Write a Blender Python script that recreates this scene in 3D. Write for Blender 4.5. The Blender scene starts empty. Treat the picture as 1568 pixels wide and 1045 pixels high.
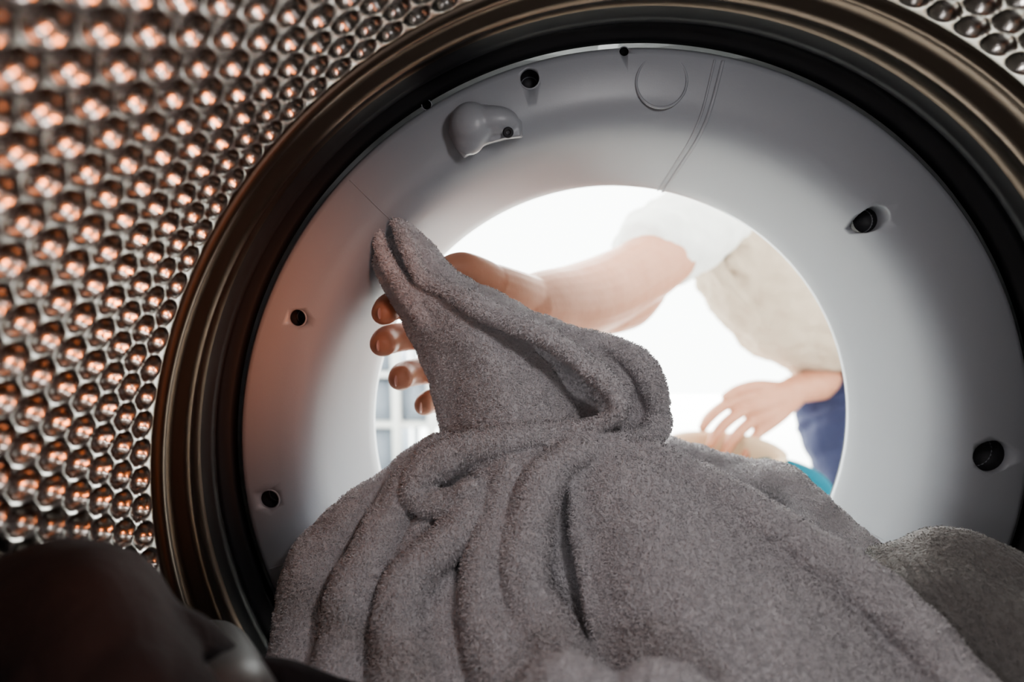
import bpy, bmesh, math, numpy as np
from mathutils import Vector, Matrix
rng = np.random.default_rng(7)
# ------------------------------------------------------------------ frame
# Drum axis = world Y, drum front at y ~ 0.29, axis height z = 0, floor z = -0.5
CAM = np.array([-0.078, 0.0, 0.121]); YAW=-0.019; PIT=-0.096; FPX=800.0
def P(u, v, d):
    """image pixel u, v (photo at 1568 px wide) + estimated distance d along Y -> world metres"""
    x=(u-784)/FPX; z=-(v-522.5)/FPX
    cy,sy,cp,sp=math.cos(YAW),math.sin(YAW),math.cos(PIT),math.sin(PIT)
    y2=cp-z*sp; z2=sp+z*cp
    x3=x*cy+y2*sy; y3=-x*sy+y2*cy
    return np.array([CAM[0]+x3/y3*d, d, CAM[2]+z2/y3*d])

# ------------------------------------------------------------------ materials
def mat(name, col, rough=0.6, metal=0.0, **kw):
    m=bpy.data.materials.new(name); m.use_nodes=True
    nt=m.node_tree; b=nt.nodes["Principled BSDF"]
    b.inputs["Base Color"].default_value=(*col,1); b.inputs["Roughness"].default_value=rough
    b.inputs["Metallic"].default_value=metal
    for k,v in kw.items():
        b.inputs[k.replace("_"," ")].default_value=v
    return m
def add_noise(m, scale, strength, dist=0.001, col2=None, detail=4, voronoi=False):
    nt=m.node_tree; b=nt.nodes["Principled BSDF"]
    tc=nt.nodes.new("ShaderNodeTexCoord")
    n=nt.nodes.new("ShaderNodeTexVoronoi" if voronoi else "ShaderNodeTexNoise")
    n.inputs["Scale"].default_value=scale
    if not voronoi: n.inputs["Detail"].default_value=detail
    nt.links.new(tc.outputs["Object"], n.inputs["Vector"])
    bp=nt.nodes.new("ShaderNodeBump"); bp.inputs["Strength"].default_value=strength; bp.inputs["Distance"].default_value=dist
    nt.links.new(n.outputs[0], bp.inputs["Height"]); nt.links.new(bp.outputs[0], b.inputs["Normal"])
    if col2 is not None:
        mx=nt.nodes.new("ShaderNodeMix"); mx.data_type='RGBA'
        mx.inputs[6].default_value=b.inputs["Base Color"].default_value[:]; mx.inputs[7].default_value=(*col2,1)
        nt.links.new(n.outputs[0], mx.inputs[0]); nt.links.new(mx.outputs[2], b.inputs["Base Color"])
    return m
M_steel=mat("steel",(0.37,0.35,0.33),0.25,1.0)
M_bronze=mat("bronze_steel",(0.11,0.088,0.072),0.33,1.0)
M_rubber=mat("black_rubber",(0.012,0.012,0.014),0.45)
M_plastic=add_noise(mat("grey_white_plastic",(0.36,0.375,0.41),0.38),900,0.12,0.0004)
M_dark=mat("hole_dark",(0.03,0.03,0.035),0.6)
M_cab=mat("cabinet_enamel",(0.8,0.8,0.8),0.3)
M_towel=add_noise(mat("grey_terry",(0.64,0.61,0.635),0.95,Sheen_Weight=0.3,Sheen_Roughness=0.5),520,0.8,0.0022,(0.86,0.83,0.855),3)
M_towel2=add_noise(mat("dark_terry",(0.17,0.157,0.155),0.95,Sheen_Weight=0.3),420,0.8,0.003,(0.32,0.30,0.295),3)
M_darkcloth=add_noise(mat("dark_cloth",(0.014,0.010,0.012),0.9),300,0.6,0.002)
M_skin=add_noise(mat("skin",(0.52,0.225,0.14),0.5,Subsurface_Weight=0.08,Subsurface_Scale=0.006),45,0.6,0.0015,(0.64,0.33,0.23))
M_nail=mat("nail",(0.70,0.40,0.34),0.25)
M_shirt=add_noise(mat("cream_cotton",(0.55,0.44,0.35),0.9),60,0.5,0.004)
M_sleeve_lit=add_noise(mat("cream_cotton_lit",(0.90,0.89,0.88),0.9),60,0.5,0.004)  # same cream shirt; the light falling on the sleeve is put into its colour
M_shorts=add_noise(mat("blue_cotton",(0.03,0.036,0.09),0.9),80,0.5,0.003)
M_hair=add_noise(mat("brown_hair",(0.05,0.03,0.02),0.7),200,1,0.004)
M_white=mat("white_paint",(0.85,0.86,0.86),0.6)
M_wall=add_noise(mat("wall_paint",(0.88,0.88,0.86),0.8),40,0.1,0.001)
M_floor=add_noise(mat("pale_floor",(0.86,0.86,0.84),0.5),6,0.1,0.001,(0.82,0.82,0.80))
M_basket=mat("cream_plastic",(0.66,0.50,0.36),0.5)
M_teal=add_noise(mat("teal_cotton",(0.005,0.13,0.19),0.9),300,0.8,0.002)
M_bluegrey=mat("blue_grey_panel",(0.30,0.34,0.41),0.5)
M_paddle=mat("grey_polymer",(0.10,0.10,0.10),0.5)
M_eye=mat("eye_white",(0.8,0.8,0.8),0.2); M_iris=mat("iris",(0.05,0.03,0.02),0.2)

# ------------------------------------------------------------------ helpers
def link(o,parent=None):
    bpy.context.collection.objects.link(o)
    if parent is not None: o.parent=parent
    return o
def empty(name):
    return link(bpy.data.objects.new(name,None))
def smooth(me):
    me.polygons.foreach_set("use_smooth",[True]*len(me.polygons)); me.update()
def mesh_obj(name,verts,faces,mats,parent=None,sm=True):
    me=bpy.data.meshes.new(name); me.from_pydata([tuple(v) for v in verts],[],faces); me.update()
    for m in (mats if isinstance(mats,list) else [mats]): me.materials.append(m)
    bm=bmesh.new(); bm.from_mesh(me); bmesh.ops.recalc_face_normals(bm,faces=bm.faces); bm.to_mesh(me); bm.free()
    if sm: smooth(me)
    return link(bpy.data.objects.new(name,me),parent)
def cat(p,n):
    p=np.asarray(p,float); k=len(p)
    if k==2:
        t=np.linspace(0,1,n)[:,None]; return p[0]*(1-t)+p[1]*t
    q=np.vstack([2*p[0]-p[1],p,2*p[-1]-p[-2]])
    t=np.linspace(0,k-1,n); i=np.minimum(t.astype(int),k-2); f=(t-i)[:,None]
    a,b,c,d=q[i],q[i+1],q[i+2],q[i+3]
    return 0.5*((2*b)+(c-a)*f+(2*a-5*b+4*c-d)*f**2+(3*b-a-3*c+d)*f**3)
class Build:
    def __init__(s): s.v=[]; s.f=[]
    def add(s,v,f):
        o=len(s.v); s.v.extend([tuple(x) for x in v]); s.f.extend([tuple(i+o for i in q) for q in f])
    def tube(s,pts,rad,n=None,seg=16,flat=1.0,flatdir=None):
        pr=np.hstack([np.asarray(pts,float),np.asarray(rad,float)[:,None]])
        n=n or max(8,len(pts)*7); q=cat(pr,n); c=q[:,:3]; r=np.maximum(q[:,3],1e-4)
        t0=c[0]-c[1]; t0/=np.linalg.norm(t0)+1e-9; t1=c[-1]-c[-2]; t1/=np.linalg.norm(t1)+1e-9
        cs=[];rs=[]
        for a in (85,60,35): cs.append(c[0]+t0*r[0]*math.sin(math.radians(a))); rs.append(r[0]*math.cos(math.radians(a)))
        cs+=list(c); rs+=list(r)
        for a in (35,60,85): cs.append(c[-1]+t1*r[-1]*math.sin(math.radians(a))); rs.append(r[-1]*math.cos(math.radians(a)))
        c=np.array(cs); r=np.array(rs)
        T=np.gradient(c,axis=0); T/=np.linalg.norm(T,axis=1)[:,None]+1e-12
        up=np.array(flatdir if flatdir is not None else (0.13,0.37,0.92),float)
        vs=[];
        for i in range(len(c)):
            a=np.cross(T[i],up); a/=np.linalg.norm(a)+1e-9; b=np.cross(a,T[i])
            for j in range(seg):
                w=2*math.pi*j/seg; vs.append(c[i]+r[i]*(a*math.cos(w)+flat*b*math.sin(w)))
        fs=[]
        m=len(c)
        for i in range(m-1):
            for j in range(seg):
                k=(j+1)%seg; fs.append((i*seg+j,i*seg+k,(i+1)*seg+k,(i+1)*seg+j))
        fs.append(tuple(range(seg))[::-1]); fs.append(tuple((m-1)*seg+j for j in range(seg)))
        s.add(vs,fs)
    def ell(s,c,r,rot=None,seg=20,rings=12):
        vs=[];fs=[]; c=np.asarray(c,float)
        R=np.array(rot) if rot is not None else np.eye(3)
        for i in range(1,rings):
            th=math.pi*i/rings
            for j in range(seg):
                ph=2*math.pi*j/seg
                vs.append(c+R@np.array([r[0]*math.sin(th)*math.cos(ph),r[1]*math.sin(th)*math.sin(ph),r[2]*math.cos(th)]))
        top=len(vs); vs.append(c+R@np.array([0,0,r[2]])); vs.append(c+R@np.array([0,0,-r[2]]))
        for i in range(rings-2):
            for j in range(seg):
                k=(j+1)%seg; fs.append((i*seg+j,i*seg+k,(i+1)*seg+k,(i+1)*seg+j))
        for j in range(seg):
            k=(j+1)%seg; fs.append((top,k,j)); fs.append((top+1,(rings-2)*seg+j,(rings-2)*seg+k))
        s.add(vs,fs)
    def prism(s,front,back):
        n=len(front); s.add(list(front)+list(back),[tuple(range(n)),tuple(range(2*n-1,n-1,-1))]+[(i,(i+1)%n,n+(i+1)%n,n+i) for i in range(n)])
    def sheet(s,rows,nu=40,nv=40,th=0.006):
        R=[cat(r,nu) for r in rows]; G=np.array([cat(np.array([R[k][j] for k in range(len(R))]),nv) for j in range(nu)])
        du=np.gradient(G,axis=0); dv=np.gradient(G,axis=1); N=np.cross(du,dv); N/=np.linalg.norm(N,axis=2)[...,None]+1e-12
        A=G+N*th/2; B=G-N*th/2
        vs=list(A.reshape(-1,3))+list(B.reshape(-1,3)); o=nu*nv; fs=[]
        id=lambda i,j:i*nv+j
        for i in range(nu-1):
            for j in range(nv-1):
                fs.append((id(i,j),id(i+1,j),id(i+1,j+1),id(i,j+1)))
                fs.append((o+id(i,j),o+id(i,j+1),o+id(i+1,j+1),o+id(i+1,j)))
        for i in range(nu-1):
            fs.append((id(i,0),o+id(i,0),o+id(i+1,0),id(i+1,0))); fs.append((id(i,nv-1),id(i+1,nv-1),o+id(i+1,nv-1),o+id(i,nv-1)))
        for j in range(nv-1):
            fs.append((id(0,j),id(0,j+1),o+id(0,j+1),o+id(0,j))); fs.append((id(nu-1,j),o+id(nu-1,j),o+id(nu-1,j+1),id(nu-1,j+1)))
        s.add(vs,fs)
    def obj(s,name,mats,parent=None,voxel=None,smooth_it=4,disp=()):
        o=mesh_obj(name,s.v,s.f,mats,parent)
        if voxel:
            m=o.modifiers.new("r","REMESH"); m.mode='VOXEL'; m.voxel_size=voxel; m.use_smooth_shade=True
            if smooth_it:
                m=o.modifiers.new("s","SMOOTH"); m.iterations=smooth_it; m.factor=0.5
            for i,(sc,st) in enumerate(disp):
                t=bpy.data.textures.new(name+"_t%d"%i,'CLOUDS'); t.noise_scale=sc; t.noise_depth=1
                m=o.modifiers.new("d%d"%i,"DISPLACE"); m.texture=t; m.strength=st; m.texture_coords='GLOBAL'; m.mid_level=0.5
            dg=bpy.context.evaluated_depsgraph_get()
            me=bpy.data.meshes.new_from_object(o.evaluated_get(dg)); o.modifiers.clear(); o.data=me; smooth(me)
        return o
def pile(o,name,mat_,density,length=.0022,width=.0005,lean=.8,seed=1):
    """short terry pile: one bent blade per loop, scattered over the cloth surface"""
    g=np.random.default_rng(seed); me=o.data; me.calc_loop_triangles()
    nt=len(me.loop_triangles); tri=np.zeros(nt*3,dtype=np.int32); me.loop_triangles.foreach_get("vertices",tri); tri=tri.reshape(-1,3)
    co=np.zeros(len(me.vertices)*3); me.vertices.foreach_get("co",co); co=co.reshape(-1,3)
    a,b,c=co[tri[:,0]],co[tri[:,1]],co[tri[:,2]]
    cr=np.cross(b-a,c-a); ar=np.linalg.norm(cr,axis=1)/2; N=cr/(2*ar[:,None]+1e-15)
    n=int(ar.sum()*density); k=g.choice(nt,n,p=ar/ar.sum())
    u=g.random((n,2)); f=u.sum(1)>1; u[f]=1-u[f]
    p=a[k]+(b-a)[k]*u[:,:1]+(c-a)[k]*u[:,1:]; nn=N[k]
    rd=g.normal(size=(n,3)); rd-=nn*(rd*nn).sum(1)[:,None]; rd/=np.linalg.norm(rd,axis=1)[:,None]
    sd=np.cross(nn,rd); L=(length*(.6+.8*g.random(n)))[:,None]
    mid=p+nn*L*.5+rd*L*lean*.3; tip=p+nn*L*.6+rd*L*lean
    V=np.stack([p-sd*width/2,p+sd*width/2,mid+sd*width/2,mid-sd*width/2,tip],1).reshape(-1,3)
    i=np.arange(n)*5
    m2=bpy.data.meshes.new(name); m2.vertices.add(n*5); m2.vertices.foreach_set("co",V.ravel())
    LI=np.stack([i,i+1,i+2,i+3,i+3,i+2,i+4],1).astype(np.int32)
    m2.loops.add(n*7); m2.loops.foreach_set("vertex_index",LI.ravel())
    m2.polygons.add(n*2); ls=np.stack([np.arange(n)*7,np.arange(n)*7+4],1).astype(np.int32); m2.polygons.foreach_set("loop_start",ls.ravel())
    m2.polygons.foreach_set("loop_total",np.tile(np.array([4,3],dtype=np.int32),n)); m2.update(calc_edges=True)
    m2.materials.append(mat_); return link(bpy.data.objects.new(name,m2),o)
def revolve(name,prof,mats,parent=None,seg=256,closed=False,matfn=None):
    vs=[];fs=[]; n=len(prof)
    for j in range(seg):
        a=2*math.pi*j/seg
        for (y,r) in prof: vs.append((r*math.cos(a),y,r*math.sin(a)))
    for j in range(seg):
        k=(j+1)%seg
        for i in range(n if closed else n-1):
            l=(i+1)%n; fs.append((j*n+i,j*n+l,k*n+l,k*n+i))
    o=mesh_obj(name,vs,fs,mats,parent)
    if matfn:
        for p in o.data.polygons: p.material_index=matfn(p.center)
    return o
def box(b,x0,x1,y0,y1,z0,z1):
    v=[(x,y,z) for x in (x0,x1) for y in (y0,y1) for z in (z0,z1)]
    b.add(v,[(0,1,3,2),(4,6,7,5),(0,4,5,1),(2,3,7,6),(0,2,6,4),(1,5,7,3)])

# ------------------------------------------------------------------ washing machine
wm=empty("washing_machine")
RD=0.29
ys=np.arange(-0.20,0.2885,0.00115); nA=int(2*math.pi*RD/0.00115); th=np.arange(nA)*2*math.pi/nA
ncirc=int(round(2*math.pi*RD/0.0160)); sc=2*math.pi*RD/ncirc; sa=0.0136
Y,T=np.meshgrid(ys,th,indexing='ij')
S=T*RD
col=np.round((Y-.277)/sa); best=np.full(Y.shape,9.0)
for dc in (-1,0,1):
    c=col+dc; off=(np.mod(c,2))*0.5
    k=np.round(S/sc-off); dS=S-(k+off)*sc; dY=Y-.277-c*sa
    dist=np.hypot(dS,dY); dist=np.where(c>.5,9.0,dist)
    best=np.minimum(best,dist)
q=np.clip(1-(best/0.0070)**2,0,1)
Rr=RD+0.0064*q**0.55
V=np.stack([Rr*np.cos(T),Y,Rr*np.sin(T)],-1).reshape(-1,3)
ny=len(ys); idx=np.arange(ny*nA).reshape(ny,nA); a=idx[:-1]; b=np.roll(idx,-1,axis=1)[:-1]; c=np.roll(idx,-1,axis=1)[1:]; d=idx[1:]
F=np.stack([a,b,c,d],-1).reshape(-1,4)
me=bpy.data.meshes.new("drum"); me.vertices.add(len(V)); me.vertices.foreach_set("co",V.ravel())
me.loops.add(F.size); me.loops.foreach_set("vertex_index",F.ravel().astype(np.int32))
me.polygons.add(len(F)); me.polygons.foreach_set("loop_start",np.arange(0,F.size,4,dtype=np.int32))
me.polygons.foreach_set("loop_total",np.full(len(F),4,dtype=np.int32)); me.update(calc_edges=True); me.validate()
me.materials.append(M_steel); smooth(me)
link(bpy.data.objects.new("drum",me),wm)
revolve("drum_back",[(-0.20,0.292),(-0.205,0.27),(-0.215,0.2),(-0.21,0.1),(-0.205,0.03),(-0.20,0.001)],M_steel,wm,96)
revolve("drum_collar",[(.286,.2945),(.2868,.2895),(.289,.2868),(.292,.2862),(.2945,.2885),(.298,.2925),(.304,.294),(.309,.2925),(.312,.289),(.316,.2875),(.320,.2885),(.324,.2925),(.332,.295),(.340,.295),(.344,.291),(.348,.2895),(.352,.292),(.358,.2955),(.363,.2955),(.3665,.290),(.369,.2885),(.374,.2885),(.376,.295)],
        [M_bronze,M_rubber],wm,256,matfn=lambda c:1 if c.y>.342 else 0)
prof=[(.3715,.2845),(.3690,.2820),(.3685,.2790),(.3695,.268),(.3705,.256),(.3730,.2465),(.3775,.2400),(.3850,.2345),(.3960,.2295),(.412,.2245),(.430,.2185),(.446,.2135),(.456,.2105),(.461,.2105),(.464,.213),(.466,.220),(.466,.245),(.405,.262),(.395,.2845)]
plate=revolve("door_surround",prof,M_plastic,wm,256,closed=True)
cut=Build(); rims=Build()
holes=[(811,121,.0065),(955,80,.0032),(653,160,.0032),(455,487,.0060),(413,765,.0070),(1348,333,.0088),(1520,700,.0120)]
hp=[]
rr_=np.array([.2345,.24,.2465,.256,.268,.279,.285]); yy_=np.array([.385,.3775,.373,.3705,.3695,.3685,.3705])
for u,v,r in holes:
    p=P(u,v,.3705); rad=math.hypot(p[0],p[2])
    p[1]=np.interp(rad,rr_,yy_); ymax=float(np.interp(rad-r,rr_,yy_)); hp.append((p,r,ymax-p[1]))
    cut.tube([p+np.array([0,-.01,0]),p+np.array([0,.013,0])],[r,r],n=4,seg=24)
co=cut.obj("cutter",M_dark)
bm_=plate.modifiers.new("b","BOOLEAN"); bm_.object=co; bm_.solver='EXACT'; bm_.operation='DIFFERENCE'
dg=bpy.context.evaluated_depsgraph_get(); nm=bpy.data.meshes.new_from_object(plate.evaluated_get(dg)); plate.modifiers.clear(); plate.data=nm
bpy.data.objects.remove(co)
smooth(nm)
cups=Build()
for p,r,e in hp:
    n=24; vs=[];fs=[]
    for (dy,rr) in ((.0015+e,r*.985),(.0145,r*.97),(.0150,.0001)):
        for j in range(n): w_=2*math.pi*j/n; vs.append(p+np.array([rr*math.cos(w_),dy,rr*math.sin(w_)]))
    for i in range(2):
        for j in range(n): k=(j+1)%n; fs.append((i*n+j,i*n+k,(i+1)*n+k,(i+1)*n+j))
    cups.add(vs,fs)
cups.obj("screw_recesses",M_dark,wm)
rb=Build()
def ring(b,c,R,r,nrm=(0,1,0),n=40):
    pts=[c+np.array([R*math.cos(t),0,R*math.sin(t)]) for t in np.linspace(0,2*math.pi,n)]
    b.tube(pts,[r]*n,n=n,seg=8)
for p,r,e in hp:
    if e<.002: ring(rb,p+np.array([0,.0006,0]),r*1.06,r*.10)
ring(rb,P(1013,125,.3697),.0170,.0009)
def prof_pt(ang,t,off=0.0):
    pp=np.array(prof[2:14]); q=cat(pp,60); i=int(t*59); y,r=q[i]; return np.array([(r-off)*math.cos(ang),y-off*0.5,(r-off)*math.sin(ang)])
def seam(b,ang,r=.0009,t0=0,t1=1,off=0):
    b.tube([prof_pt(ang,t) for t in np.linspace(t0,t1,14)],[r]*14,n=40,seg=8)
def angof(u,v,d): p=P(u,v,d); return math.atan2(p[2],p[0])
a0=angof(1105,100,.3695)
seam(rb,a0,.0014); seam(rb,a0+.02,.0009)
seam(rb,angof(525,265,.3695),.0004,0,.6); seam(rb,angof(430,866,.3695),.0009,0,.8); seam(rb,angof(1345,830,.40),.0012,.2,1)
rb.obj("moulded_ribs",M_plastic,wm)
lh=Build()
ol=[(683,205),(687,178),(708,160),(742,156),(785,168),(802,185),(803,212),(775,215),(745,224),(725,235),(709,246),(694,228)]
cx_,cy_=745,196
lh.prism([P(cx_+(u-cx_)*.90,cy_+(v-cy_)*.86,.3585) for u,v in ol],[P(u,v,.385) for u,v in ol])
lh.ell(P(722,192,.360),(.0150,.0120,.0150)); lh.ell(P(752,186,.361),(.0190,.0110,.0100)); lh.ell(P(718,212,.361),(.0110,.0090,.0110))
lh.obj("drum_lamp_housing",M_plastic,wm,voxel=.0011,smooth_it=10)
lc=Build(); ring(lc,P(778,203,.3545),.0024,.0012); lc.obj("lamp_screw",M_dark,wm)
lt=Build()
for du in (-13,0,13):
    lt.tube([P(832+du,250,.425),P(834+du*.7,288,.452)],[.0036,.0026],n=6,seg=8)
lt.obj("door_catch",M_plastic,wm)
pd=Build()
pd.tube([P(296,978,.285),P(326,988,.265),P(340,1015,.23),P(345,1100,.17)],[.009,.012,.014,.018],seg=20)
pd.obj("lifter_paddle",M_paddle,wm)
vs=[];fs=[];n=128
for j in range(n):
    a=2*math.pi*j/n; ca,sa_=math.cos(a),math.sin(a); k=.32/max(abs(ca),abs(sa_)); 
    vs+= [(.2135*ca,.467,.2135*sa_),(.24*ca,.474,.24*sa_),(k*ca,.474,k*sa_),(k*ca,-.24,k*sa_)]
for j in range(n):
    k=(j+1)%n
    for i in range(3): fs.append((j*4+i,j*4+i+1,k*4+i+1,k*4+i))
fs.append(tuple(j*4+3 for j in range(n)))
cabo=mesh_obj("cabinet_shell",vs,fs,M_cab,wm,sm=False)
cb=Build(); box(cb,-.32,.32,-.24,.474,.32,.37); box(cb,-.32,.32,-.24,.474,-.48,-.32)
for sx in(-.27,.27):
    for sy in(-.19,.42): cb.tube([(sx,sy,-.495),(sx,sy,-.475)],[.02,.02],n=4)
cb.obj("cabinet_top_and_plinth",M_cab,wm)
dr=Build()
pts=[np.array([-.44+.0,.50+.22-.2*math.cos(t),.2*math.sin(t)]) for t in np.linspace(0,2*math.pi,60)]
dr.tube(pts,[.018]*60,n=90,seg=12)
dr.tube([(-.35,.49,0),(-.43,.51,0)],[.015,.015],n=4)
dr.obj("door_frame",M_plastic,wm)

# ------------------------------------------------------------------ towel
tw=Build()
def S(rows,**k): tw.sheet([[P(*p) for p in r] for r in rows],**k)
def Tb(pts,k=1.0,dd=0.0,**kw): tw.tube([P(p[0],p[1],p[2]+dd) for p in pts],[p[3]/1000*k for p in pts],**kw)
# raised corner, front layer
S([[(590,350,.398),(580,345,.388),(586,340,.386),(596,344,.39)],
   [(592,385,.40),(580,378,.386),(594,378,.384),(612,386,.388)],
   [(600,425,.405),(585,420,.384),(606,420,.376),(636,425,.382)],
   [(632,475,.402),(614,470,.384),(648,452,.366),(700,452,.368)],
   [(662,540,.402),(648,530,.382),(700,495,.359),(785,502,.366)],
   [(690,605,.398),(675,600,.378),(745,560,.352),(842,565,.368)],
   [(702,655,.39),(690,655,.370),(770,620,.345),(880,634,.364)],
   [(705,700,.38),(697,700,.362),(780,665,.340),(885,650,.352)]],th=.007)
Tb([(580,343,.380,3),(584,378,.377,4.5),(600,415,.373,6.5),(627,448,.371,8),(658,490,.370,9)])
# rolled hem crossing the front
Tb([(606,340,.376,3.5),(624,376,.371,5),(640,415,.366,6),(664,436,.362,6),(700,454,.357,7),(768,488,.350,7.5),(845,527,.344,8),(905,568,.339,8),(938,604,.335,8),(942,632,.334,7.5),(915,650,.336,7),(872,655,.340,6)],1,-.003)
# back layer from hem to outer edge, curling behind
S([[(606,352,.378),(640,408,.371),(700,446,.369),(770,480,.366),(850,520,.362),(905,557,.358),(945,600,.356),(950,665,.356)],
   [(610,340,.378),(650,388,.374),(702,434,.374),(775,470,.374),(862,510,.370),(925,540,.365),(970,580,.364),(975,668,.364)],
   [(612,336,.388),(656,378,.385),(700,426,.384),(775,464,.382),(865,504,.379),(932,527,.374),(985,560,.370),(1006,655,.366)],
   [(608,350,.40),(645,395,.405),(690,446,.405),(765,488,.405),(855,535,.405),(920,570,.40),(970,600,.395),(995,670,.385)]],th=.007)
Tb([(870,506,.370,5),(932,529,.364,7),(982,562,.358,8.5),(1002,605,.358,8.5),(1000,650,.362,9)])
Tb([(592,336,.380,3),(602,334,.38,3.5),(614,342,.382,3.5),(640,372,.380,4.5),(664,398,.378,5)])
# inside of the pocket
S([[(700,456,.376),(780,486,.374),(870,524,.372),(950,590,.368)],[(730,520,.386),(800,550,.390),(870,570,.392),(950,615,.376)],[(790,600,.388),(840,615,.390),(900,620,.390),(945,635,.372)],[(830,660,.365),(870,660,.365),(900,660,.362),(940,660,.358)]],th=.009)
S([[(880,640,.372),(940,640,.372),(1000,650,.372)],[(880,680,.370),(940,685,.370),(1000,690,.370)],[(880,730,.365),(940,730,.365),(1000,730,.365)]],th=.012)
# waist rolls
Tb([(1004,625,.370,9),(1004,655,.358,10),(975,676,.346,10),(925,684,.338,11),(872,697,.329,12),(835,735,.320,13),(812,790,.311,14),(800,860,.300,14),(810,930,.288,15),(850,1000,.270,18),(880,1100,.25,22)],1.0,-.002)
Tb([(940,654,.352,8),(880,662,.345,8),(815,668,.340,9),(755,680,.338,10),(700,698,.340,12),(655,722,.340,12),(634,748,.336,11),(652,772,.330,9),(690,768,.326,9),(722,748,.324,9)],1,-.004)
Tb([(735,735,.334,8),(775,712,.330,7),(820,705,.328,6)])
Tb([(800,705,.338,12),(775,745,.328,13),(758,815,.314,14),(742,890,.300,16),(748,960,.285,18),(800,1060,.262,24)],1.0,-.002)
Tb([(735,755,.328,9),(715,790,.320,11),(672,840,.312,13),(628,895,.303,15),(612,965,.290,17),(640,1090,.268,24)],1.02,-.004)
Tb([(680,690,.355,12),(625,735,.35,13),(598,790,.338,14),(572,850,.325,15),(545,915,.312,17),(530,990,.298,19),(535,1100,.28,24)],.98,-.005)
Tb([(640,705,.372,11),(605,742,.366,13),(552,792,.352,18),(500,850,.340,22),(478,920,.326,24),(474,1000,.312,26),(476,1100,.295,30)],1.04,.005)
Tb([(690,900,.302,12),(680,960,.290,15),(700,1050,.27,19)],1.0,.006)
Tb([(655,800,.33,8),(640,830,.325,9),(600,890,.314,10)],1.1,.001)
Tb([(880,720,.33,5),(885,790,.318,5),(898,870,.304,6),(915,960,.287,7),(935,1060,.266,9)],1,-.005)
Tb([(850,760,.33,9),(852,840,.316,12),(862,920,.302,14),(890,1000,.285,16)],1.1,.013)
# filling mass
S([[(660,700,.385),(800,690,.382),(900,690,.378),(1000,690,.375)],[(545,800,.372),(700,800,.357),(850,780,.351),(1000,770,.350)],
   [(470,920,.347),(640,920,.334),(820,900,.323),(1000,900,.312)],[(450,1080,.318),(640,1080,.300),(820,1080,.284),(1000,1080,.272)],[(460,1350,.26),(640,1350,.24),(820,1350,.23),(1000,1350,.22)]],th=.02)
# big smooth flap to the right
S([[(872,705,.338),(920,690,.334),(985,690,.334),(1030,713,.331),(1060,738,.330)],
   [(880,760,.322),(950,742,.312),(1040,752,.308),(1120,790,.309),(1190,818,.315)],
   [(892,840,.306),(990,822,.292),(1100,842,.286),(1220,882,.287),(1330,915,.294)],
   [(905,920,.29),(1010,912,.272),(1130,932,.262),(1270,970,.260),(1400,995,.269)],
   [(925,1010,.27),(1030,1010,.253),(1150,1030,.242),(1300,1060,.239),(1470,1070,.247)],
   [(945,1200,.24),(1050,1200,.225),(1180,1220,.215),(1350,1230,.21),(1540,1200,.22)]],nu=60,nv=60,th=.009)
Tb([(905,694,.336,6),(985,692,.331,9),(1062,738,.322,12),(1195,814,.303,14),(1330,905,.281,15),(1410,980,.260,15),(1500,1090,.235,16)])
Tb([(1010,760,.318,8),(1080,830,.296,12),(1170,900,.276,14),(1300,990,.258,16)],1,.008)
# rear hump, lying behind the flap
S([[(1000,700,.395),(1080,750,.398),(1180,812,.390),(1300,895,.374),(1420,995,.346),(1500,1090,.32)],
   [(1015,685,.396),(1125,724,.400),(1218,780,.388),(1320,866,.364),(1430,968,.336),(1520,1070,.308)],
   [(1020,690,.40),(1130,713,.402),(1205,726,.396),(1262,780,.380),(1345,862,.358),(1460,965,.328),(1560,1070,.298)],
   [(1020,740,.42),(1130,760,.42),(1205,775,.41),(1262,830,.40),(1345,910,.375),(1460,1010,.34),(1560,1110,.31)]],nu=50,nv=40,th=.014)
Tb([(1110,728,.396,9),(1200,740,.387,13),(1256,790,.371,14),(1342,870,.347,14),(1450,975,.317,14)])
Tb([(990,690,.375,7),(1040,712,.39,8),(1090,722,.40,9)])
# blurred folds closest to the lens
Tb([(800,1090,.225,12),(850,1042,.222,12),(890,1047,.220,11),(930,1090,.215,14)])
Tb([(960,1090,.215,12),(1000,1050,.214,10),(1040,1058,.212,10),(1080,1100,.21,14)])
towel=tw.obj("bath_towel",M_towel,voxel=.0017,smooth_it=2,disp=((.05,.008),(.014,.0025),(.005,.0010)))
pile(towel,"terry_pile",M_towel,1.0e6,.0018,.0006,1.0,1)
t2=Build()
def S2(rows,**k): t2.sheet([[P(*p) for p in r] for r in rows],**k)
S2([[(1330,880,.335),(1380,870,.335),(1430,860,.335),(1500,870,.33),(1560,890,.325),(1640,930,.315)],
    [(1335,850,.320),(1385,838,.318),(1425,822,.316),(1480,826,.312),(1540,848,.306),(1640,900,.298)],
    [(1375,900,.295),(1420,880,.290),(1465,880,.288),(1520,895,.284),(1580,920,.278),(1660,960,.27)],
    [(1430,980,.275),(1470,965,.27),(1520,960,.266),(1570,970,.262),(1620,990,.256),(1700,1030,.25)],
    [(1480,1090,.255),(1530,1085,.25),(1580,1080,.246),(1630,1090,.242),(1680,1110,.236),(1760,1150,.23)]],nu=50,nv=50,th=.010)
for k in range(10):
    o=k*25
    t2.tube([P(1340+o*.75,856-min(o,90)*.30+max(0,o-110)*.3,.318-.0006*k),P(1350+o*.74,866-min(o,80)*.27+max(0,o-110)*.26,.304-.0006*k),P(1385+o*.72,902-min(o,60)*.2+max(0,o-110)*.2,.284-.0006*k),P(1440+o*.68,985-o*.02,.264-.0008*k),P(1492+o*.65,1090,.244)],[.0022,.0024,.0026,.0028,.0030],seg=10)
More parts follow.
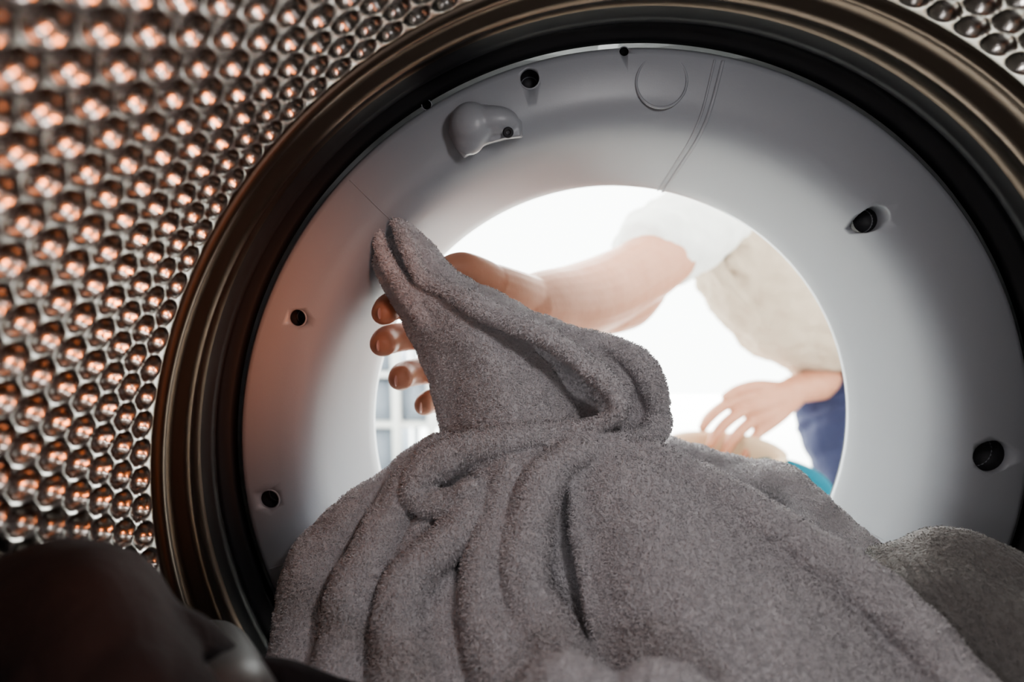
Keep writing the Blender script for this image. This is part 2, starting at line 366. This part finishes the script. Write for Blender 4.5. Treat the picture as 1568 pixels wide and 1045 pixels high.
tt2=t2.obj("bath_towel.001",M_towel2,voxel=.0013,smooth_it=0,disp=((.03,.003),(.004,.0010)))
pile(tt2,"terry_pile",M_towel2,4e5,.0010,.0005,1.0,2)
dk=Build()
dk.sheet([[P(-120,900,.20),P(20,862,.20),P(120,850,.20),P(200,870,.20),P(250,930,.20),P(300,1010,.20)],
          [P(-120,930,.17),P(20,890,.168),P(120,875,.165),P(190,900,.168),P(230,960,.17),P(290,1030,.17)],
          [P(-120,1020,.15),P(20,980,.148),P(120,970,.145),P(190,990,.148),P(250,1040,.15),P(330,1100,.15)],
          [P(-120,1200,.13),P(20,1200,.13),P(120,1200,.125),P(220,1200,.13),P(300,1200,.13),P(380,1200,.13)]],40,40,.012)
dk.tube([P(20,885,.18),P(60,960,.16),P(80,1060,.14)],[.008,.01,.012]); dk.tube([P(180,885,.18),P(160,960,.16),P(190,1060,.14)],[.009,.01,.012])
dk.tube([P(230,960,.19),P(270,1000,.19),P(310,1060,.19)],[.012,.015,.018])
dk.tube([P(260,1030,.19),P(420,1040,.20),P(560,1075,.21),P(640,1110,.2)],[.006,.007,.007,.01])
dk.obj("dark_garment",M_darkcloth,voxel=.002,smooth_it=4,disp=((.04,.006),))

# ------------------------------------------------------------------ person
person=empty("crouching_person")
def chain(b,pts,**k): b.tube([P(p[0],p[1],p[2]) for p in pts],[p[3]/1000 for p in pts],**k)
ra=Build()
chain(ra,[(1110,310,.88,50),(1060,350,.79,47),(1015,390,.71,45),(980,418,.665,43),(930,445,.61,43),(880,462,.545,39),(835,466,.49,32),(805,470,.462,27)],seg=24)
chain(ra,[(985,440,.68,32),(960,460,.655,36),(930,470,.62,34)],seg=20)
for q in ([(805,472,.462,25),(770,470,.44,20),(735,476,.43,14)],[(805,478,.462,24),(775,500,.445,19),(745,520,.436,13)],[(808,485,.462,24),(780,525,.447,19),(755,560,.44,13)],[(812,490,.462,22),(790,545,.452,17),(768,595,.446,12)],
          [(806,460,.46,23),(780,448,.437,20),(752,437,.42,18)]):
    chain(ra,q)
chain(ra,[(764,443,.425,17),(735,424,.410,15),(706,413,.398,13.5),(684,417,.391,11),(668,427,.386,9)])
chain(ra,[(735,478,.430,12),(690,470,.430,11.4),(636,464,.424,11.8),(601,469,.406,11.5),(588,479,.391,9.8)])
chain(ra,[(745,520,.436,12),(690,518,.436,11.6),(632,515,.430,12),(597,520,.410,11.8),(586,527,.393,10.2)])
chain(ra,[(755,560,.440,12),(705,566,.440,11),(652,568,.434,11.6),(622,573,.414,11.2),(613,580,.396,9.8)])
chain(ra,[(768,595,.446,11),(728,606,.444,10),(686,612,.438,10.4),(659,615,.420,10),(650,621,.403,8.6)])
ra.obj("arm_right",M_skin,person,voxel=.0015,smooth_it=4)
nl=Build()
for (u,v,d) in ((582,480,.384),(580,529,.386),(607,583,.389),(645,624,.397)):
    nl.ell(P(u,v,d),(.0015,.0055,.0045))
nl.obj("fingernails",M_nail,person)
la=Build()
chain(la,[(1330,330,1.08,50),(1400,470,1.10,44),(1420,560,1.07,40),(1340,575,.98,38),(1270,585,.93,31),(1215,597,.89,24)],seg=20)
for q in ([(1215,597,.89,22),(1180,604,.875,16),(1140,610,.865,11)],[(1215,600,.89,22),(1180,615,.87,16),(1142,628,.86,11)],[(1215,603,.89,22),(1185,628,.87,16),(1152,646,.86,11)],[(1215,606,.89,20),(1190,636,.87,15),(1165,660,.86,10)]):
    chain(la,q)
chain(la,[(1140,608,.865,10),(1108,622,.855,9.4),(1086,640,.845,9.2),(1076,655,.84,7.4)])
chain(la,[(1142,626,.860,10),(1115,645,.848,9.6),(1098,664,.84,9.2),(1088,682,.836,7.4)])
chain(la,[(1152,644,.860,10),(1132,662,.848,9.4),(1118,680,.84,9),(1110,695,.836,7.4)])
chain(la,[(1165,658,.860,9),(1152,676,.85,8.6),(1145,692,.842,8),(1140,704,.838,6.8)])
chain(la,[(1190,596,.885,14),(1158,592,.87,11),(1130,598,.86,9.5),(1112,608,.855,8)])
la.obj("arm_left",M_skin,person,voxel=.0024,smooth_it=2)
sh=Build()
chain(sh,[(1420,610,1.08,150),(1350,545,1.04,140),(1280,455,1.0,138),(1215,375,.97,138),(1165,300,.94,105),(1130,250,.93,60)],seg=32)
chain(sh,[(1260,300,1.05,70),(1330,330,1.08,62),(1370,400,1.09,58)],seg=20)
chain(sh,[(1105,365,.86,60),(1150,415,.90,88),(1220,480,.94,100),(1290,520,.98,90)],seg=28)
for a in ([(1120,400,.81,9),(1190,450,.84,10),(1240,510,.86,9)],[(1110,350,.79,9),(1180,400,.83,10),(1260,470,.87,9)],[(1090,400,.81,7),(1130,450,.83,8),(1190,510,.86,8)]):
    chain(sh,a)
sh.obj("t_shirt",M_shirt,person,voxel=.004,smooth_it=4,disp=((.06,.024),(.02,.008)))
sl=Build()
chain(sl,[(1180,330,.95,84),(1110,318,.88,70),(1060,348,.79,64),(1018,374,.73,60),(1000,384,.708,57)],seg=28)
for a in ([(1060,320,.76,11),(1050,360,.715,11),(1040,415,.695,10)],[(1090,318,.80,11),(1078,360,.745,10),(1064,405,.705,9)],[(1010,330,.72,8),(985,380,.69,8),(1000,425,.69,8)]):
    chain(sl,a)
sl.obj("t_shirt_sleeve",M_sleeve_lit,person,voxel=.004,smooth_it=3,disp=((.04,.014),))
hd=Build(); hc=P(1040,130,.90)
hd.tube([P(1140,260,.93),P(1090,200,.91),hc],[.058,.055,.06])
fw=np.array([-.75,-.6,-.28]); fw/=np.linalg.norm(fw); up=np.array([-.3,-.1,1.0]); up-=fw*(up@fw); up/=np.linalg.norm(up); rt=np.cross(fw,up)
def H(f,r,u): return hc+fw*f+rt*r+up*u
Rm=np.stack([rt,fw,up],1)
hd.ell(hc,(.075,.095,.115),Rm,32,20); hd.ell(H(.03,0,-.06),(.055,.06,.055),Rm)
hd.tube([H(.085,0,.02),H(.105,0,-.012),H(.100,0,-.022)],[.008,.012,.009])
for s_ in(-1,1):
    hd.ell(H(-.005,s_*.076,-.005),(.008,.018,.03),Rm); hd.tube([H(.085,s_*.015,.03),H(.078,s_*.045,.03)],[.007,.006])
    hd.tube([H(.088,s_*.002,-.052),H(.080,s_*.022,-.05)],[.006,.004])
hd.obj("head",M_skin,person,voxel=.003,smooth_it=3)
ey=Build(); ir=Build(); hr=Build()
for s_ in(-1,1): ey.ell(H(.078,s_*.031,.012),(.013,.011,.009),Rm); ir.ell(H(.0875,s_*.031,.012),(.005,.003,.005),Rm)
ey.obj("eyes",M_eye,person); ir.obj("irises",M_iris,person)
hr.ell(H(-.022,0,.028),(.084,.09,.105),Rm,32,20); hr.obj("hair",M_hair,person,voxel=.003,disp=((.015,.012),))
so=Build()
chain(so,[(1430,640,1.12,145),(1400,610,1.06,140)],seg=24)
hip1=P(1320,612,.97); kn1=P(1350,770,.86)
so.tube([P(1400,600,1.06),hip1,(hip1*.4+kn1*.6),kn1*.80+hip1*.20],[.12,.112,.096,.084],seg=28)
hip2=P(1500,640,1.1); kn2=np.array([.78,.80,-.12])
so.tube([P(1450,620,1.08),hip2,(hip2*.4+kn2*.6),kn2*.85+hip2*.15],[.12,.105,.092,.088],seg=28)
so.obj("shorts",M_shorts,person,voxel=.004,smooth_it=3,disp=((.05,.016),))
lg=Build()
an1=np.array([kn1[0]+.10,1.08,-.435]); an2=np.array([.86,.98,-.435])
for h,k,a in((hip1,kn1,an1),(hip2,kn2,an2)):
    lg.tube([h,(h+k)/2,k,k*.6+a*.4+np.array([0,.02,0]),k*.3+a*.7,a],[.080,.072,.058,.056,.042,.036],seg=20)
lg.obj("legs",M_skin,person,voxel=.004,smooth_it=4)
sx=Build()
for a in(an1,an2): sx.tube([a+np.array([.03,.05,-.02]),a+np.array([0,0,-.015]),a+np.array([-.08,-.09,-.028]),a+np.array([-.13,-.15,-.034])],[.032,.042,.036,.028],seg=18)
sx.obj("shoes",M_white,person,voxel=.004)

# ------------------------------------------------------------------ laundry basket with teal cloth
bk=empty("laundry_basket")
bb=Build()
bc=P(1105,690,.79); bz=bc[2]+.004
def rev_at(cx,cy,prof,seg=64):
    vs=[];fs=[];n=len(prof)
    for j in range(seg):
        a=2*math.pi*j/seg
        for z,r in prof: vs.append((cx+r*math.cos(a),cy+r*math.sin(a),z))
    for j in range(seg):
        k=(j+1)%seg
        for i in range(n): l=(i+1)%n; fs.append((j*n+i,j*n+l,k*n+l,k*n+i))
    return vs,fs
v_,f_=rev_at(bc[0],bc[1],[(-.498,.0005),(-.498,.065),(-.49,.07),(bz-.02,.080),(bz-.012,.088),(bz,.09),(bz+.004,.084),(bz-.004,.078),(bz-.03,.075),(-.485,.063),(-.488,.0005)])
bb.add(v_,f_)
for j in range(28):
    a=2*math.pi*j/28; ca,sa2=math.cos(a),math.sin(a)
    bb.tube([(bc[0]+.072*ca,bc[1]+.072*sa2,-.46),(bc[0]+.081*ca,bc[1]+.081*sa2,bz-.04)],[.0035,.0035],n=4,seg=8)
bb.obj("basket_body",M_basket,bk)
tl=Build()
tl.tube([P(1150,718,.80),P(1190,716,.79),P(1235,732,.77),P(1262,765,.76),P(1262,860,.75)],[.012,.014,.017,.018,.02])
tl.tube([P(1150,740,.78),P(1200,742,.77),P(1240,768,.76),P(1235,860,.75)],[.014,.018,.02,.022])
tl.obj("teal_cloth",M_teal,bk,voxel=.004,smooth_it=5,disp=((.03,.008),))

# ------------------------------------------------------------------ shelf unit seen low left
su=empty("shelf_unit"); sb=Build(); sp_=Build()
x0,x1,y0,y1=-.66,-.22,1.6,1.9
for x in(x0,-.47,-.36,x1):
    for y in (y0,y1): box(sb,x-.012,x+.012,y-.012,y+.012,-.5,.02)
for z in(-.47,-.30,-.14,.0): box(sb,x0,x1,y0,y1,z-.008,z+.008)
sb.obj("shelf_frame",M_white,su)
for (a,b_,z0,z1) in((-.64,-.49,-.462,-.33),(-.64,-.49,-.29,-.17),(-.455,-.375,-.29,-.16),(-.34,-.24,-.462,-.34),(-.64,-.49,-.13,-.03)):
    box(sp_,a,b_,y0+.02,y1-.02,z0,z1)
sp_.obj("storage_bins",M_bluegrey,su)

# ------------------------------------------------------------------ room
def slab(name,x0,x1,y0,y1,z0,z1,m):
    b=Build(); box(b,x0,x1,y0,y1,z0,z1); o=b.obj(name,m); o.data.polygons.foreach_set("use_smooth",[False]*6); return o
slab("floor",-2,2.4,-.6,3.1,-.55,-.5,M_floor); slab("ceiling",-2,2.4,-.6,3.1,1.9,1.95,M_wall)
slab("wall_left",-2.05,-2,-.6,3.1,-.5,1.9,M_wall); slab("wall_right",2.4,2.45,-.6,3.1,-.5,1.9,M_wall); slab("wall_front",-2,2.4,-.65,-.6,-.5,1.9,M_wall)
wb=Build(); box(wb,-2,-1.3,3.05,3.1,-.5,1.9); box(wb,2.0,2.4,3.05,3.1,-.5,1.9); box(wb,-1.3,2.0,3.05,3.1,1.7,1.9)
wb.obj("wall_back",M_wall)
wf=Build()
for x in(-1.28,1.98): box(wf,x-.02,x+.02,3.04,3.11,-.5,1.7)
box(wf,-1.3,2.0,3.04,3.11,1.67,1.7)
wf.obj("window_1",M_white)

# ------------------------------------------------------------------ light
w=bpy.data.worlds.new("sky"); bpy.context.scene.world=w; w.use_nodes=True
bg=w.node_tree.nodes["Background"]; bg.inputs[0].default_value=(.94,1,.97,1); bg.inputs[1].default_value=6
def area(name,loc,target,size,power,col,sy=None):
    l=bpy.data.lights.new(name,'AREA'); l.energy=power; l.color=col; l.size=size
    if sy: l.shape='RECTANGLE'; l.size_y=sy
    o=link(bpy.data.objects.new(name,l)); o.location=loc
    o.rotation_euler=(Vector(target)-Vector(loc)).to_track_quat('-Z','Y').to_euler(); return o
area("window_daylight",(.35,3.2,.3),(.35,0,.1),3.6,290,(.96,1,.98),2.4)
area("ceiling_fill",(.3,1.3,1.85),(.3,1.3,0),1.2,4,(1,.95,.9))  # added fill to brighten the room, no known ceiling fixture
def point(name,loc,power,col,r=.02):
    l=bpy.data.lights.new(name,'POINT'); l.energy=power; l.color=col; l.shadow_soft_size=r
    o=link(bpy.data.objects.new(name,l)); o.location=loc; return o
point("drum_fill",(.02,.09,.245),.78,(1,.97,.97),.018)  # added fill above the camera, lights plate and towel folds
point("drum_fill.001",(-.07,-.06,.03),.26,(.97,.96,1),.02)  # second added fill, low behind the camera, models the towel flap
l=bpy.data.lights.new("warm_fill",'SPOT'); l.energy=15.0; l.color=(1,.30,.10); l.spot_size=math.radians(36); l.spot_blend=1; l.shadow_soft_size=.06  # added spot that gives the left drum wall its orange glow
o=link(bpy.data.objects.new("warm_fill",l)); o.location=(.14,-.08,.10)
o.rotation_euler=(Vector((-.262,.232,.125))-Vector(o.location)).to_track_quat('-Z','Y').to_euler()

vs_=bpy.context.scene.view_settings
try: vs_.look='AgX - Medium High Contrast'
except Exception: pass
cam=bpy.data.cameras.new("camera"); cam.sensor_width=36; cam.lens=36*FPX/1568; cam.clip_start=.005
co=link(bpy.data.objects.new("camera",cam)); co.location=CAM; co.rotation_euler=(math.pi/2+PIT,0,-YAW)
cam.dof.use_dof=True; cam.dof.focus_distance=.35; cam.dof.aperture_fstop=3.0
bpy.context.scene.camera=co
